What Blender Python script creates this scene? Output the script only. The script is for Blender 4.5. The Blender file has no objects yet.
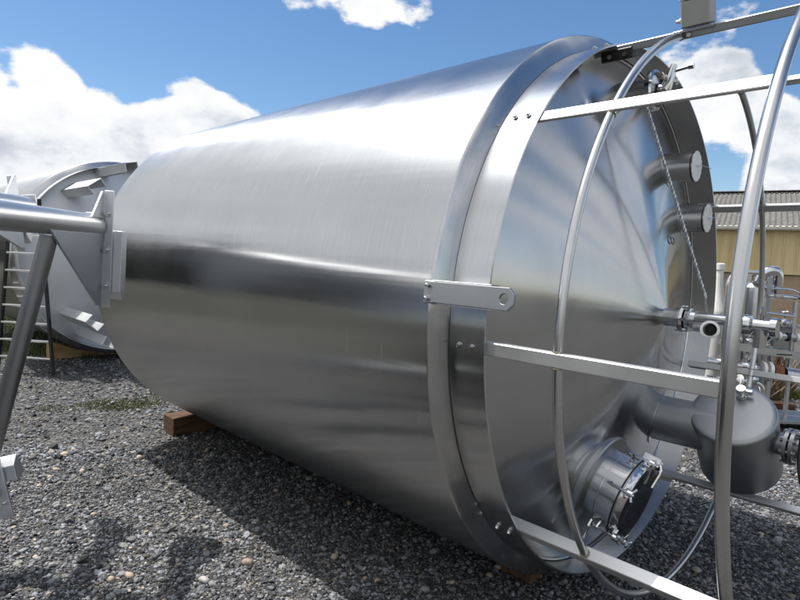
import bpy, bmesh, math, random
import numpy as np
from mathutils import Vector, Matrix
random.seed(7); rng = np.random.default_rng(7)
PI = math.pi
sc = bpy.context.scene
col = sc.collection
R = math.radians

# ------------------------------------------------------------------ materials
def new_mat(name):
    m = bpy.data.materials.new(name); m.use_nodes = True
    nt = m.node_tree; b = nt.nodes['Principled BSDF']
    return m, nt, b
def N(nt, t, **kw):
    n = nt.nodes.new(t)
    for k, v in kw.items(): setattr(n, k, v)
    return n
def L(nt, a, b): nt.links.new(a, b)
def mapped(nt, scale=(1, 1, 1), kind='Object'):
    tc = N(nt, 'ShaderNodeTexCoord'); mp = N(nt, 'ShaderNodeMapping')
    mp.inputs['Scale'].default_value = scale
    L(nt, tc.outputs[kind], mp.inputs['Vector']); return mp.outputs['Vector']
def noise(nt, vec, scale, detail=4, rough=.55):
    n = N(nt, 'ShaderNodeTexNoise'); n.inputs['Scale'].default_value = scale
    n.inputs['Detail'].default_value = detail; n.inputs['Roughness'].default_value = rough
    L(nt, vec, n.inputs['Vector']); return n
def mrange(nt, val, a, b, c, d, smooth=False):
    n = N(nt, 'ShaderNodeMapRange')
    if smooth: n.interpolation_type = 'SMOOTHSTEP'
    for i, v in zip((1, 2, 3, 4), (a, b, c, d)): n.inputs[i].default_value = v
    L(nt, val, n.inputs[0]); return n.outputs[0]
def ramp(nt, val, stops):
    n = N(nt, 'ShaderNodeValToRGB'); e = n.color_ramp.elements
    while len(e) < len(stops): e.new(.5)
    for s, (p, c) in zip(e, stops): s.position = p; s.color = (*c, 1)
    L(nt, val, n.inputs[0]); return n.outputs[0]
def bump(nt, h, strength, dist, prev=None):
    n = N(nt, 'ShaderNodeBump'); n.inputs['Strength'].default_value = strength
    n.inputs['Distance'].default_value = dist; L(nt, h, n.inputs['Height'])
    if prev: L(nt, prev, n.inputs['Normal'])
    return n.outputs['Normal']

def steel(name, base=(.60, .605, .615), rough=.28, aniso=0.0, axis=None, streak=None, wob=0.0, dirt=.0, rot=0.0, scuff=0.0):
    m, nt, b = new_mat(name)
    b.inputs['Metallic'].default_value = 1
    v = mapped(nt)
    n1 = noise(nt, v, 2.3, 5, .6); n2 = noise(nt, v, 38, 3, .6)
    mix = N(nt, 'ShaderNodeMath', operation='ADD'); L(nt, n1.outputs[0], mix.inputs[0]); L(nt, n2.outputs[0], mix.inputs[1])
    L(nt, mrange(nt, n1.outputs[0], .3, .7, rough * .92, rough * 1.1), b.inputs['Roughness'])
    lo = tuple(c * (1 - dirt - .06) for c in base)
    c = ramp(nt, n1.outputs[0], [(.3, lo), (.65, base)])
    nrm = None
    if streak:
        # brush lines: noise stretched along one direction, faint in tone and in height
        vs = mapped(nt, streak); ns = noise(nt, vs, 1.0, 3, .65)
        mx = N(nt, 'ShaderNodeMix', data_type='RGBA', blend_type='MULTIPLY'); mx.inputs[0].default_value = 1
        L(nt, c, mx.inputs[6]); L(nt, ramp(nt, ns.outputs[0], [(.3, (.9, .9, .9)), (.7, (1, 1, 1))]), mx.inputs[7]); c = mx.outputs[2]
        pass
    if wob:
        # plates are never quite true: slow waves running along the cylinder, or fanning out from the apex
        if wob == 'fan':
            vm = N(nt, 'ShaderNodeVectorMath', operation='MULTIPLY'); L(nt, mapped(nt), vm.inputs[0]); vm.inputs[1].default_value = (0, 1, 1)
            sb_ = N(nt, 'ShaderNodeVectorMath', operation='SUBTRACT'); L(nt, vm.outputs[0], sb_.inputs[0]); sb_.inputs[1].default_value = (0, 0, 1.512)
            nz = N(nt, 'ShaderNodeVectorMath', operation='NORMALIZE'); L(nt, sb_.outputs[0], nz.inputs[0])
            nw = noise(nt, nz.outputs[0], 3.2, 1, .5); nrm = bump(nt, nw.outputs[0], 1.0, .0022, nrm)
        else:
            vw = mapped(nt, (.05, 1.5, 1.5)); nw = noise(nt, vw, 2.6, 4, .5)
            nrm = bump(nt, nw.outputs[0], 1.0, wob * 2, nrm)
    L(nt, c, b.inputs['Base Color'])
    if nrm: L(nt, nrm, b.inputs['Normal'])
    if scuff:
        # handling scratches and a thin dust film: short marks along the brushing, more of them in some places
        vq = mapped(nt, (55, 2.2, 2.2)); nq = noise(nt, vq, 1.0, 2, .5); npl = noise(nt, mapped(nt, (.5, 2.0, 2.0)), 1.4, 3, .6)
        q1 = mrange(nt, nq.outputs[0], .62, .72, 0, 1, True); q2 = mrange(nt, npl.outputs[0], .52, .66, 0, 1, True)
        qm = N(nt, 'ShaderNodeMath', operation='MULTIPLY'); L(nt, q1, qm.inputs[0]); L(nt, q2, qm.inputs[1])
        dm = noise(nt, mapped(nt), 1.1, 8, .65)
        dd = N(nt, 'ShaderNodeMath', operation='MULTIPLY_ADD'); L(nt, qm.outputs[0], dd.inputs[0]); dd.inputs[1].default_value = scuff
        sz = N(nt, 'ShaderNodeSeparateXYZ'); L(nt, mapped(nt), sz.inputs[0])
        lowz = mrange(nt, sz.outputs[2], 1.0, .1, 0, .12, True)      # more dust and splash low down
        ad_ = N(nt, 'ShaderNodeMath', operation='MULTIPLY_ADD'); L(nt, dm.outputs[0], ad_.inputs[0]); L(nt, lowz, ad_.inputs[1]); L(nt, mrange(nt, dm.outputs[0], .35, .75, .0, .05), ad_.inputs[2])
        L(nt, ad_.outputs[0], dd.inputs[2])
        iv = N(nt, 'ShaderNodeMath', operation='SUBTRACT'); iv.inputs[0].default_value = 1; L(nt, dd.outputs[0], iv.inputs[1]); L(nt, iv.outputs[0], b.inputs['Metallic'])
    if aniso and axis:
        t = N(nt, 'ShaderNodeTangent'); t.direction_type = 'RADIAL'; t.axis = axis
        L(nt, t.outputs[0], b.inputs['Tangent']); b.inputs['Anisotropic'].default_value = aniso
        b.inputs['Anisotropic Rotation'].default_value = rot
    return m
M = {}
M['shell'] = steel('brushed_shell_steel', (.57, .575, .58), .235, .93, 'X', (220, 3, 3), .0018, .03, .25, .22)
M['skirt'] = steel('brushed_skirt_steel', (.60, .605, .61), .22, .90, 'X', (260, 3, 3), .0008, .03, .25)
M['cone'] = steel('spun_cone_steel', (.56, .565, .575), .185, .95, 'X', (3, 3, 3), 'fan', .04, .25, .0)
M['steel'] = steel('satin_pipe_steel', (.60, .605, .61), .26, dirt=.05)
M['bright'] = steel('polished_fitting_steel', (.68, .68, .68), .13, dirt=.04)
M['dull'] = steel('dull_sheet_steel', (.40, .405, .415), .42, dirt=.12)
M['pot'] = steel('blasted_pot_steel', (.37, .38, .39), .46, dirt=.08)
M['leg'] = steel('pickled_leg_tube_steel', (.58, .585, .59), .42, dirt=.05)
M['gusset'] = steel('pickled_gusset_steel', (.46, .49, .53), .5, dirt=.06)
M['post'] = steel('matt_post_steel', (.68, .68, .68), .46, dirt=.16)
M['plate'] = steel('pickled_plate_steel', (.74, .75, .77), .5, dirt=.03)
M['rail'] = steel('rail_tube_steel', (.62, .62, .625), .26, dirt=.16)

for k_ in ('post', 'plate', 'gusset'): M[k_].node_tree.nodes['Principled BSDF'].inputs['Metallic'].default_value = .78
def plain(name, c, rough=.6, var=.15, scale=6, metal=0, bmp=0.0, stretch=(1, 1, 1)):
    m, nt, b = new_mat(name); v = mapped(nt, stretch)
    n = noise(nt, v, scale, 6, .62)
    L(nt, ramp(nt, n.outputs[0], [(.3, tuple(x * (1 - var) for x in c)), (.7, tuple(min(1, x * (1 + var)) for x in c))]), b.inputs['Base Color'])
    b.inputs['Roughness'].default_value = rough; b.inputs['Metallic'].default_value = metal
    if bmp: L(nt, bump(nt, n.outputs[0], .6, bmp), b.inputs['Normal'])
    return m
M['rubber'] = plain('black_rubber', (.018, .018, .019), .55)
M['lid_shade'] = plain('dark_gloss_lid_shade', (.012, .013, .014), .16)  # manway lid: shade and ground reflection painted in as near-black
M['black_paint_shade'] = plain('black_paint_and_shade', (.02, .02, .022), .5)  # ladder paint, also the painted-in shade of the post's foot bracket
M['alu'] = steel('aluminium', (.75, .75, .75), .35)
M['wood'] = plain('rusty_brown_timber', (.10, .05, .024), .9, .65, 5, bmp=.004, stretch=(1, 6, 6))
M['tan_wood'] = plain('fresh_tan_timber', (.45, .30, .15), .8, .3, 5, bmp=.003, stretch=(1, 6, 6))
M['grey_box'] = plain('grey_plastic_box', (.42, .42, .41), .5, .06)
M['white_plastic'] = plain('white_plastic', (.78, .78, .76), .4, .05)
M['rust'] = plain('rusty_iron', (.20, .085, .045), .85, .5, 20, bmp=.003)
M['fuzzy'] = plain('weathered_fibre_cement', (.13, .125, .115), .95, .55, 9, bmp=.004)
M['concrete'] = plain('beige_rendered_wall', (.36, .27, .185), .9, .14, 3, bmp=.003)
M['post_concrete'] = plain('pale_concrete_post', (.50, .48, .44), .9, .12, 5)
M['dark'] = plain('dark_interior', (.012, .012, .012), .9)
M['gutter'] = plain('pale_trim', (.62, .60, .55), .6, .12)
M['sticker'] = plain('grey_marker_ink', (.22, .23, .25), .6)
# yellow profiled cladding: sun-faded with streaks
m, nt, b = new_mat('faded_yellow_cladding'); v = mapped(nt, (6, 6, .5)); n = noise(nt, v, 1.6, 6, .6)
L(nt, ramp(nt, n.outputs[0], [(.3, (.52, .41, .20)), (.55, (.62, .50, .27)), (.75, (.68, .56, .33))]), b.inputs['Base Color'])
b.inputs['Roughness'].default_value = .55; M['yellow'] = m

# gravel ground
m, nt, b = new_mat('gravel_ground'); v = mapped(nt)
vo = N(nt, 'ShaderNodeTexVoronoi'); vo.inputs['Scale'].default_value = 42; L(nt, v, vo.inputs['Vector'])
sep = N(nt, 'ShaderNodeSeparateColor'); L(nt, vo.outputs['Color'], sep.inputs[0])
c1 = ramp(nt, sep.outputs[0], [(0, (.03, .032, .035)), (.5, (.07, .072, .076)), (.85, (.125, .123, .12)), (.97, (.24, .22, .19))])
nb = noise(nt, v, .55, 5, .6)
mx = N(nt, 'ShaderNodeMix', data_type='RGBA', blend_type='MULTIPLY'); mx.inputs[0].default_value = 1
L(nt, c1, mx.inputs[6]); L(nt, ramp(nt, nb.outputs[0], [(.3, (.72, .70, .68)), (.7, (1.08, 1.06, 1.02))]), mx.inputs[7])
ns = noise(nt, v, .16, 6, .6)
mg = N(nt, 'ShaderNodeMix', data_type='RGBA'); L(nt, mrange(nt, ns.outputs[0], .56, .66, 0, .7, True), mg.inputs[0])
L(nt, mx.outputs[2], mg.inputs[6]); mg.inputs[7].default_value = (.055, .06, .025, 1)
# rough grass takes over from the gravel at the left side of the yard
sx = N(nt, 'ShaderNodeSeparateXYZ'); L(nt, v, sx.inputs[0])
ne = noise(nt, v, .5, 5, .65)
ex = N(nt, 'ShaderNodeMath', operation='MULTIPLY_ADD'); L(nt, ne.outputs[0], ex.inputs[0]); ex.inputs[1].default_value = 6; L(nt, sx.outputs[0], ex.inputs[2])
mgr = N(nt, 'ShaderNodeMix', data_type='RGBA'); L(nt, mrange(nt, ex.outputs[0], -3.6, -4.6, 0, 1, True), mgr.inputs[0]); L(nt, mg.outputs[2], mgr.inputs[6])
ngr = noise(nt, v, 9, 6, .7); L(nt, ramp(nt, ngr.outputs[0], [(.3, (.022, .023, .014)), (.6, (.05, .049, .033)), (.8, (.09, .082, .056))]), mgr.inputs[7])
L(nt, mgr.outputs[2], b.inputs['Base Color']); b.inputs['Roughness'].default_value = .9
L(nt, bump(nt, vo.outputs['Distance'], 1.0, -.02), b.inputs['Normal']); M['ground'] = m
# loose stones: colour comes with the mesh
m, nt, b = new_mat('loose_stone'); at = N(nt, 'ShaderNodeAttribute', attribute_name='stone_tone')
v = mapped(nt); n = noise(nt, v, 90, 4, .6)
mx = N(nt, 'ShaderNodeMix', data_type='RGBA', blend_type='MULTIPLY'); mx.inputs[0].default_value = 1
L(nt, at.outputs['Color'], mx.inputs[6]); L(nt, ramp(nt, n.outputs[0], [(.3, (.7, .7, .7)), (.7, (1.15, 1.15, 1.15))]), mx.inputs[7])
L(nt, mx.outputs[2], b.inputs['Base Color']); b.inputs['Roughness'].default_value = .75; M['stone'] = m
m, nt, b = new_mat('grass_blade'); at = N(nt, 'ShaderNodeAttribute', attribute_name='stone_tone')
L(nt, at.outputs['Color'], b.inputs['Base Color']); b.inputs['Roughness'].default_value = .6; M['grass'] = m

# ------------------------------------------------------------------ mesh helpers
class MB:
    def __init__(s): s.bm = bmesh.new()
    def _add(s, vs, fs, X=None):
        vv = [s.bm.verts.new((X @ Vector(p)) if X else p) for p in vs]
        out = []
        for f in fs:
            try: out.append(s.bm.faces.new([vv[i] for i in f]))
            except ValueError: pass
        return s
    def box(s, size, c=(0, 0, 0), X=None, bev=.0):
        b = bmesh.new(); bmesh.ops.create_cube(b, size=1)
        bmesh.ops.scale(b, vec=size, verts=b.verts)
        if bev: bmesh.ops.bevel(b, geom=b.edges[:], offset=bev, segments=1, affect='EDGES', profile=.6)
        bmesh.ops.translate(b, vec=c, verts=b.verts)
        b.verts.index_update(); vs = [v.co.copy() for v in b.verts]; fs = [[v.index for v in f.verts] for f in b.faces]; b.free()
        return s._add(vs, fs, X)
    def lathe(s, prof, n=64, X=None, closed=False):
        """prof: (x, r) pairs, revolved about the x axis."""
        vs = []; fs = []; rings = []
        for x, r in prof:
            if r < 1e-6: rings.append([len(vs)]); vs.append((x, 0, 0))
            else:
                rings.append(list(range(len(vs), len(vs) + n)))
                vs += [(x, r * math.cos(2 * PI * i / n), r * math.sin(2 * PI * i / n)) for i in range(n)]
        pairs = list(zip(rings[:-1], rings[1:]))
        if closed: pairs.append((rings[-1], rings[0]))
        for a, b in pairs:
            for i in range(n):
                j = (i + 1) % n
                if len(a) == 1 and len(b) == 1: continue
                if len(a) == 1: fs.append((a[0], b[j], b[i]))
                elif len(b) == 1: fs.append((a[i], a[j], b[0]))
                else: fs.append((a[i], a[j], b[j], b[i]))
        return s._add(vs, fs, X)
    def tube(s, path, r, n=12, closed=False, caps=True, X=None):
        P = [Vector(p) for p in path]; k = len(P); rr = r if isinstance(r, (list, tuple)) else [r] * k
        T = []
        for i in range(k):
            a = P[(i - 1) % k] if closed or i > 0 else P[i]; b = P[(i + 1) % k] if closed or i < k - 1 else P[i]
            T.append((b - a).normalized())
        u = T[0].orthogonal().normalized(); vs = []; fs = []
        for i in range(k):
            u = (u - T[i] * u.dot(T[i])).normalized(); w = T[i].cross(u)
            vs += [P[i] + rr[i] * (math.cos(2 * PI * j / n) * u + math.sin(2 * PI * j / n) * w) for j in range(n)]
        for i in range(k if closed else k - 1):
            a = i * n; b = ((i + 1) % k) * n
            for j in range(n): fs.append((a + j, a + (j + 1) % n, b + (j + 1) % n, b + j))
        if caps and not closed:
            fs.append(tuple(range(n - 1, -1, -1))); fs.append(tuple(range((k - 1) * n, k * n)))
        return s._add(vs, fs, X)
    def prism(s, poly, t, X=None):
        """poly in xz, thickness t along y (centred)."""
        n = len(poly); vs = [(x, -t / 2, z) for x, z in poly] + [(x, t / 2, z) for x, z in poly]
        fs = [tuple(range(n)), tuple(range(2 * n - 1, n - 1, -1))] + [(i, i + n, (i + 1) % n + n, (i + 1) % n) for i in range(n)]
        return s._add(vs, fs, X)
    def build(s, name, mat, parent=None, smooth=True, angle=28, bevel=0):
        bm = s.bm
        bmesh.ops.recalc_face_normals(bm, faces=bm.faces)
        if smooth:
            for f in bm.faces: f.smooth = True
            for e in bm.edges:
                if len(e.link_faces) == 2 and e.calc_face_angle(0) > R(angle): e.smooth = False
        me = bpy.data.meshes.new(name); bm.to_mesh(me); bm.free(); me.materials.append(mat)
        o = bpy.data.objects.new(name, me); col.objects.link(o)
        if parent: o.parent = parent
        if bevel:
            d = o.modifiers.new('bevel', 'BEVEL'); d.width = bevel; d.segments = 2; d.harden_normals = True; d.limit_method = 'ANGLE'; d.angle_limit = R(35)
        return o
def tag(o, label=None, cat=None, group=None, kind=None):
    for k, v in (('label', label), ('category', cat), ('group', group), ('kind', kind)):
        if v: o[k] = v
    return o
def empty(name, loc, rz=0):
    o = bpy.data.objects.new(name, None); col.objects.link(o); o.location = loc; o.rotation_euler = (0, 0, rz); o.empty_display_size = .2
    return o
def children(o): return [c for c in bpy.data.objects if c.parent is o]
def dup(o, parent=None):
    c = o.copy(); col.objects.link(c)
    if parent: c.parent = parent
    for ch in children(o): dup(ch, c)
    return c
def frame(origin, xdir, up=(0, 0, 1)):
    """matrix with local x along xdir"""
    x = Vector(xdir).normalized(); u = Vector(up)
    y = u.cross(x)
    if y.length < 1e-4: y = Vector((0, 1, 0)).cross(x)
    y.normalize(); z = x.cross(y)
    m = Matrix((x, y, z)).transposed().to_4x4(); m.translation = Vector(origin); return m
def bend(pts, r=.1, n=6):
    """rounds the corners of a polyline"""
    P = [Vector(p) for p in pts]; out = [P[0]]
    for i in range(1, len(P) - 1):
        a, b, c = P[i - 1], P[i], P[i + 1]
        d = min(r, (a - b).length * .49, (c - b).length * .49)
        p = b + (a - b).normalized() * d; q = b + (c - b).normalized() * d
        for k in range(n + 1):
            t = k / n; out.append((1 - t) ** 2 * p + 2 * t * (1 - t) * b + t * t * q)
    out.append(P[-1]); return out

# ------------------------------------------------------------------ main tank
ZC = 1.512
TANK_ROT = R(-44.4028)
RS = 1.35                      # skirt radius
XJ = -.165                     # where cone, skirt and bevel ring meet
APEX = .164
def cone_x(r): return APEX - (APEX - XJ) * r / 1.34

def tank_body(root, post_fn=None):
    T = Matrix.Translation((0, 0, ZC))
    me = MB().lathe([(-4.10, 0), (-4.07, .5), (-4.0, 1.0), (-3.955, 1.36), (-3.945, 1.425), (-3.938, 1.4345), (-3.930, 1.4365),
                     (-3.2, 1.4365), (-2.4, 1.436), (-1.6, 1.4355), (-.8, 1.435), (-.236, 1.4345), (-.214, 1.4345)], 160, T)
    shell = me.build('shell', M['shell'], root, angle=25)
    rg = MB().lathe([(-.2136, 1.4345), (-.2115, 1.4368), (-.208, 1.4352), (-.203, 1.4285), (-.195, 1.414), (-.1705, 1.3605), (-.1692, 1.3545)], 160, T).build('stiffener_ring', M['skirt'], root, angle=60)
    sk = MB().lathe([(-.1675, 1.3535), (0, 1.3535), (0, 1.3455), (-.1675, 1.3455)], 160, T).build('skirt', M['skirt'], root, angle=40)
    cn = MB().lathe([(XJ + .004, 1.342), (cone_x(1.0), 1.0), (cone_x(.6), .6), (cone_x(.3), .3), (cone_x(.1), .1), (APEX - .004, .02), (APEX, 0)], 160, T).build('end_cone', M['cone'], root, angle=60)
    wp = [(XJ + .012, 1.337 * math.cos(2 * PI * i / 160), ZC + 1.337 * math.sin(2 * PI * i / 160)) for i in range(160)]
    MB().tube(wp, .006, 6, closed=True).build('weld_seam', M['bright'], root)
    return shell, sk, cn
tank = empty('steel_tank', (1.2636, 3.0447, 0), TANK_ROT)
tag(tank, 'huge brushed stainless steel tank lying on its side in the middle of the yard', 'tank', 'stainless steel tanks lying in the yard')
shell, skirt, cone = tank_body(tank)

# seam joints on the skirt and the bevel ring, at the lifting lug
LA = R(175)
def radial(ang, r, x): return Vector((x, r * math.cos(ang), ZC + r * math.sin(ang)))
def rad_frame(ang, r, x):
    """local x outward radial, local y tangential, local z along the tank's end axis"""
    rd = Vector((0, math.cos(ang), math.sin(ang))); ax = Vector((1, 0, 0)); tg = ax.cross(rd)
    m = Matrix((rd, tg, ax)).transposed().to_4x4(); m.translation = radial(ang, r, x); return m
# lap strip: skirt sheet overlapping below the lug
sb = MB()
vs = []; fs = []
segs = 60; a0 = R(178.6); a1 = R(214)
for i in range(segs + 1):
    a = a0 + (a1 - a0) * i / segs
    for r, x in ((1.354, -.158 + (.03 if i == 0 else 0)), (1.3585, -.158 + (.03 if i == 0 else 0)), (1.3585, .0015), (1.354, .0015)):
        vs.append(radial(a, r, x))
for i in range(segs):
    for k in range(4): fs.append((4 * i + k, 4 * i + (k + 1) % 4, 4 * i + 4 + (k + 1) % 4, 4 * i + 4 + k))
fs += [(0, 1, 2, 3), (4 * segs + 3, 4 * segs + 2, 4 * segs + 1, 4 * segs)]
sb._add(vs, fs)
lap = sb.build('lap_plate', M['skirt'], tank)

POSTS = [(142, .014, .054, 1.30), (183, .03, .05, 1.30), (221, .05, .05, 1.30), (264, .045, .05, 1.325), (306, .03, .045, 1.325),
         (342, .03, .04, 1.325), (30, .03, .045, 1.325), (69.5, .03, .045, 1.325), (109, .035, .05, 1.318)]
RAIL1 = (.281, 1.329); RAIL2 = (.813, 1.414)
for k, (deg, tr, wt, rc) in enumerate(POSTS):
    a = R(deg); rc = 1.3445 - tr / 2
    F = rad_frame(a, rc, 0)
    p = MB().box((tr, wt, .795 + .11), (0, 0, (.795 - .11) / 2), F, .003).build('post', M['dull'] if deg == 109 else M['post'], tank)  # top post darker: the shade on its underside is put into its steel
    for x in (-.055, -.115):
        Fb = rad_frame(a, 1.3585, x)
        MB().lathe([(-.003, 0), (-.003, .012), (.002, .012), (.003, .008), (.010, .007), (.011, 0)], 10, Fb).build('bolt', M['bright'], skirt)
def rail(x, r, rad, name='guard_rail', dy=0, dz=0):
    # open between the two top posts (the access gap)
    a0, a1 = R(109), R(69.5 + 360)
    pts = [(x, dy + r * math.cos(a0 + (a1 - a0) * i / 130), ZC + dz + r * math.sin(a0 + (a1 - a0) * i / 130)) for i in range(131)]
    return MB().tube(pts, rad, 14).build(name, M['rail'], tank)
rail_a = tag(rail(RAIL1[0], RAIL1[1] - .004, .0165), 'thin inner hoop rail nearest the tank end')
rail_b = tag(rail(RAIL2[0], RAIL2[1] - .01, .0195), 'thick outer hoop rail at the ends of the posts')
M['bead'] = steel('heat_tinted_weld', (.40, .34, .27), .4, dirt=.4)
for rl, x, rr_, rad in ((rail_a, RAIL1[0], RAIL1[1] - .004, .0160),):
    for deg, tr, wt, rc in POSTS:
        for s in (-1, 1):
            if (deg == 109 and s < 0) or (deg == 69.5 and s > 0): continue
            a = R(deg) + s * (wt / 2 + .003) / rr_
            c0 = Vector((x, rr_ * math.cos(a), ZC + rr_ * math.sin(a))); e1 = Vector((1, 0, 0)); e2 = Vector((0, math.cos(a), math.sin(a)))
            MB().tube([c0 + (rad + .0012 + .0012 * math.sin(i * 2.7)) * (math.cos(2 * PI * i / 26) * e1 + math.sin(2 * PI * i / 26) * e2) for i in range(26)], .0026, 6, closed=True).build('weld_bead', M['bead'], rl)
# rail 1 stand-off clips on the posts
# lifting lug
lug_f = rad_frame(LA, 1.436, 0)
lg = MB()
F = frame(radial(LA, 1.452, -.02), (1, 0, 0), (0, math.cos(LA + PI / 2) * -1, math.sin(LA + PI / 2) * -1))
# plate with chamfered end and hole, lying tangent to the tank
def plate_with_hole(mb, x0, x1, h, hx, hr, t, Fm, cham=.022):
    outer = [(x0, -h / 2), (x1 - cham, -h / 2), (x1, -h / 2 + cham), (x1, h / 2 - cham), (x1 - cham, h / 2), (x0, h / 2)]
    n = 24; hole = [(hx + hr * math.cos(2 * PI * i / n), hr * math.sin(2 * PI * i / n)) for i in range(n)]
    b = bmesh.new()
    for y in (0,):
        vo_ = [b.verts.new((p[0], 0, p[1])) for p in outer]; vh = [b.verts.new((p[0], 0, p[1])) for p in hole]
        e = [b.edges.new((vo_[i], vo_[(i + 1) % len(vo_)])) for i in range(len(vo_))] + [b.edges.new((vh[i], vh[(i + 1) % n])) for i in range(n)]
        bmesh.ops.triangle_fill(b, use_beauty=True, edges=e)
    g = bmesh.ops.extrude_face_region(b, geom=b.faces[:])
    bmesh.ops.translate(b, vec=(0, t, 0), verts=[v for v in g['geom'] if isinstance(v, bmesh.types.BMVert)])
    b.verts.index_update(); vs = [v.co - Vector((0, t / 2, 0)) for v in b.verts]; fs = [[v.index for v in f.verts] for f in b.faces]; b.free()
    mb._add(vs, fs, Fm)
Fl = Matrix(((1, 0, 0, 0), (0, math.cos(LA), math.cos(LA + PI / 2), 0), (0, math.sin(LA), math.sin(LA + PI / 2), 0), (0, 0, 0, 1)))
Fl.translation = radial(LA, 1.462, 0)
mb = MB(); plate_with_hole(mb, -.17, .185, .078, .145, .018, .014, Fl)
lug = mb.build('lifting_lug', M['dull'], tank, bevel=.002)
MB().box((.27, .055, .010), (-.055, -.036, .0405), Fl, .002).build('flange', M['rail'], lug)
MB().box((.27, .055, .010), (-.055, -.036, -.0405), Fl, .002).build('flange', M['dull'], lug)
MB().box((.05, .03, .085), (-.19, -.008, 0), Fl, .004).build('clip', M['dull'], lug)
for dz in (-.025, .025):
    MB().lathe([(0, 0), (0, .010), (.012, .010), (.014, 0)], 6, Fl @ Matrix.Translation((-.192, .007, dz)) @ Matrix.Rotation(PI / 2, 4, 'Z')).build('bolt', M['bright'], lug)

# manway in the lower part of the cone
mc = Vector((cone_x(math.hypot(.159, .891)), -.159, ZC - .891)); mn = Vector((1, .009, -.248)).normalized()
MF = frame(mc, mn)
neck = MB().lathe([(-.10, .190), (-.10, .197), (.148, .197), (.150, .212), (.160, .212), (.160, .185), (-.10, .185)], 72, MF).build('manway', M['skirt'], tank, angle=40)
tag(neck, 'round manway with clamped lid, dark from painted-in shade, low on the cone')
MB().lathe([(-.03, .262), (.006, .258), (.012, .250), (.014, .215), (.020, .1975)], 72, MF).build('collar', M['dull'], neck)
MB().tube([MF @ Vector((.07, .1985 * math.cos(2 * PI * i / 72), .1985 * math.sin(2 * PI * i / 72))) for i in range(72)], .0025, 6, closed=True).build('weld_seam', M['steel'], neck)
MB().lathe([(.161, .180), (.161, .217), (.168, .217), (.168, .180)], 72, MF).build('gasket', M['rubber'], neck)
MB().lathe([(.169, .15), (.169, .216), (.178, .219), (.200, .206), (.206, .200), (.206, .15)], 72, MF, closed=True).build('clamp_ring', M['bright'], neck, angle=25)
MB().lathe([(.200, .199), (.209, .196), (.213, .17), (.2135, .10), (.213, 0)], 72, MF).build('lid', M['lid_shade'], neck, angle=60)
def on_manway(deg, r, x): a = R(deg); return MF @ Vector((x, r * math.cos(a), r * math.sin(a)))
def manway_bolt(deg):
    b = MB(); a = R(deg)
    b.tube([on_manway(deg, .235, .10), on_manway(deg, .235, .235)], .007, 8)
    b.tube([on_manway(deg, .200, .12), on_manway(deg, .243, .12)], .011, 8)
    b.lathe([(-.012, 0), (-.012, .016), (.012, .016), (.012, 0)], 10, frame(on_manway(deg, .235, .215), mn))
    q = on_manway(deg, .235, .222); tg = (on_manway(deg + 8, .235, .222) - on_manway(deg - 8, .235, .222)).normalized()
    b.tube([q - tg * .034 + mn * .014, q - tg * .008, q + tg * .008, q + tg * .034 + mn * .014], [.008, .006, .006, .008], 8)
    b.box((.022, .05, .03), (0, 0, 0), frame(on_manway(deg, .212, .205), mn, (on_manway(deg, .3, 0) - mc)), .003)
    b.build('wing_nut', M['bright'], neck)
for d in (150, 95, 215, 270): manway_bolt(d)
hb = MB()
for s in (-7, 7):
    hb.box((.09, .012, .05), (0, 0, 0), frame(on_manway(58 + s, .225, .175), mn, on_manway(58, .3, 0) - mc), .003)
hb.tube([on_manway(45, .238, .19), on_manway(71, .238, .19)], .010, 10)
hb.tube(bend([on_manway(58, .235, .2), on_manway(58, .20, .235), on_manway(58, .10, .230)], .03), .010, 10)
hb.build('hinge', M['bright'], neck)
tp = MB(); q = on_manway(235, .215, .06)
tp.tube([on_manway(235, .195, .06), on_manway(235, .235, .06)], .014, 10)
tp.tube([on_manway(235, .230, .06), on_manway(228, .275, .075), on_manway(226, .335, .08)], [.008, .006, .010], 8)
tp.build('drain_tap', M['bright'], neck)
ch = MB(); ch.tube(bend([on_manway(30, .21, .19), on_manway(18, .24, .215), on_manway(8, .235, .16)], .03), .007, 8)
ch.build('handle', M['rubber'], neck)

# two capped vents high on the far side of the cone
for (y, z) in ((.446, .839), (.716, .568)):
    x0 = cone_x(math.hypot(y, z)); F = frame((0, y, ZC + z), (1, 0, 0))
    v_ = MB().lathe([(x0 - .03, .083), (.097, .083), (.097, .079), (x0 - .03, .079)], 48, F).build('vent_pipe', M['steel'], tank)
    rd = Vector((0, y, z)).normalized(); cnrm = Vector((.97, .24 * rd.y, .24 * rd.z))
    MB().lathe([(-.012, .085), (-.004, .104), (.004, .107), (.007, .085)], 48, frame((x0, y, ZC + z), cnrm)).build('collar', M['steel'], v_)
    n = 64; prof = [(.1, .088 if i % 4 < 2 else .083) for i in range(n)]
    b = MB(); vs = [(.104, 0, 0)] + [(.099, r * math.cos(2 * PI * i / n), r * math.sin(2 * PI * i / n)) for i, (x, r) in enumerate(prof)]
    b._add(vs, [(0, 1 + i, 1 + (i + 1) % n) for i in range(n)], F); b.build('film_cover', M['white_plastic'], v_, smooth=False)
    MB().lathe([(.086, .0845), (.092, .0845)], 48, F).build('tape_band', M['rubber'], v_)
    MB().tube([F @ Vector((.104, -.02, 0)), F @ Vector((.125, .015, .004)), F @ Vector((.15, .085, -.006))], .0025, 6).build('wire', M['bright'], v_)

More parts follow.
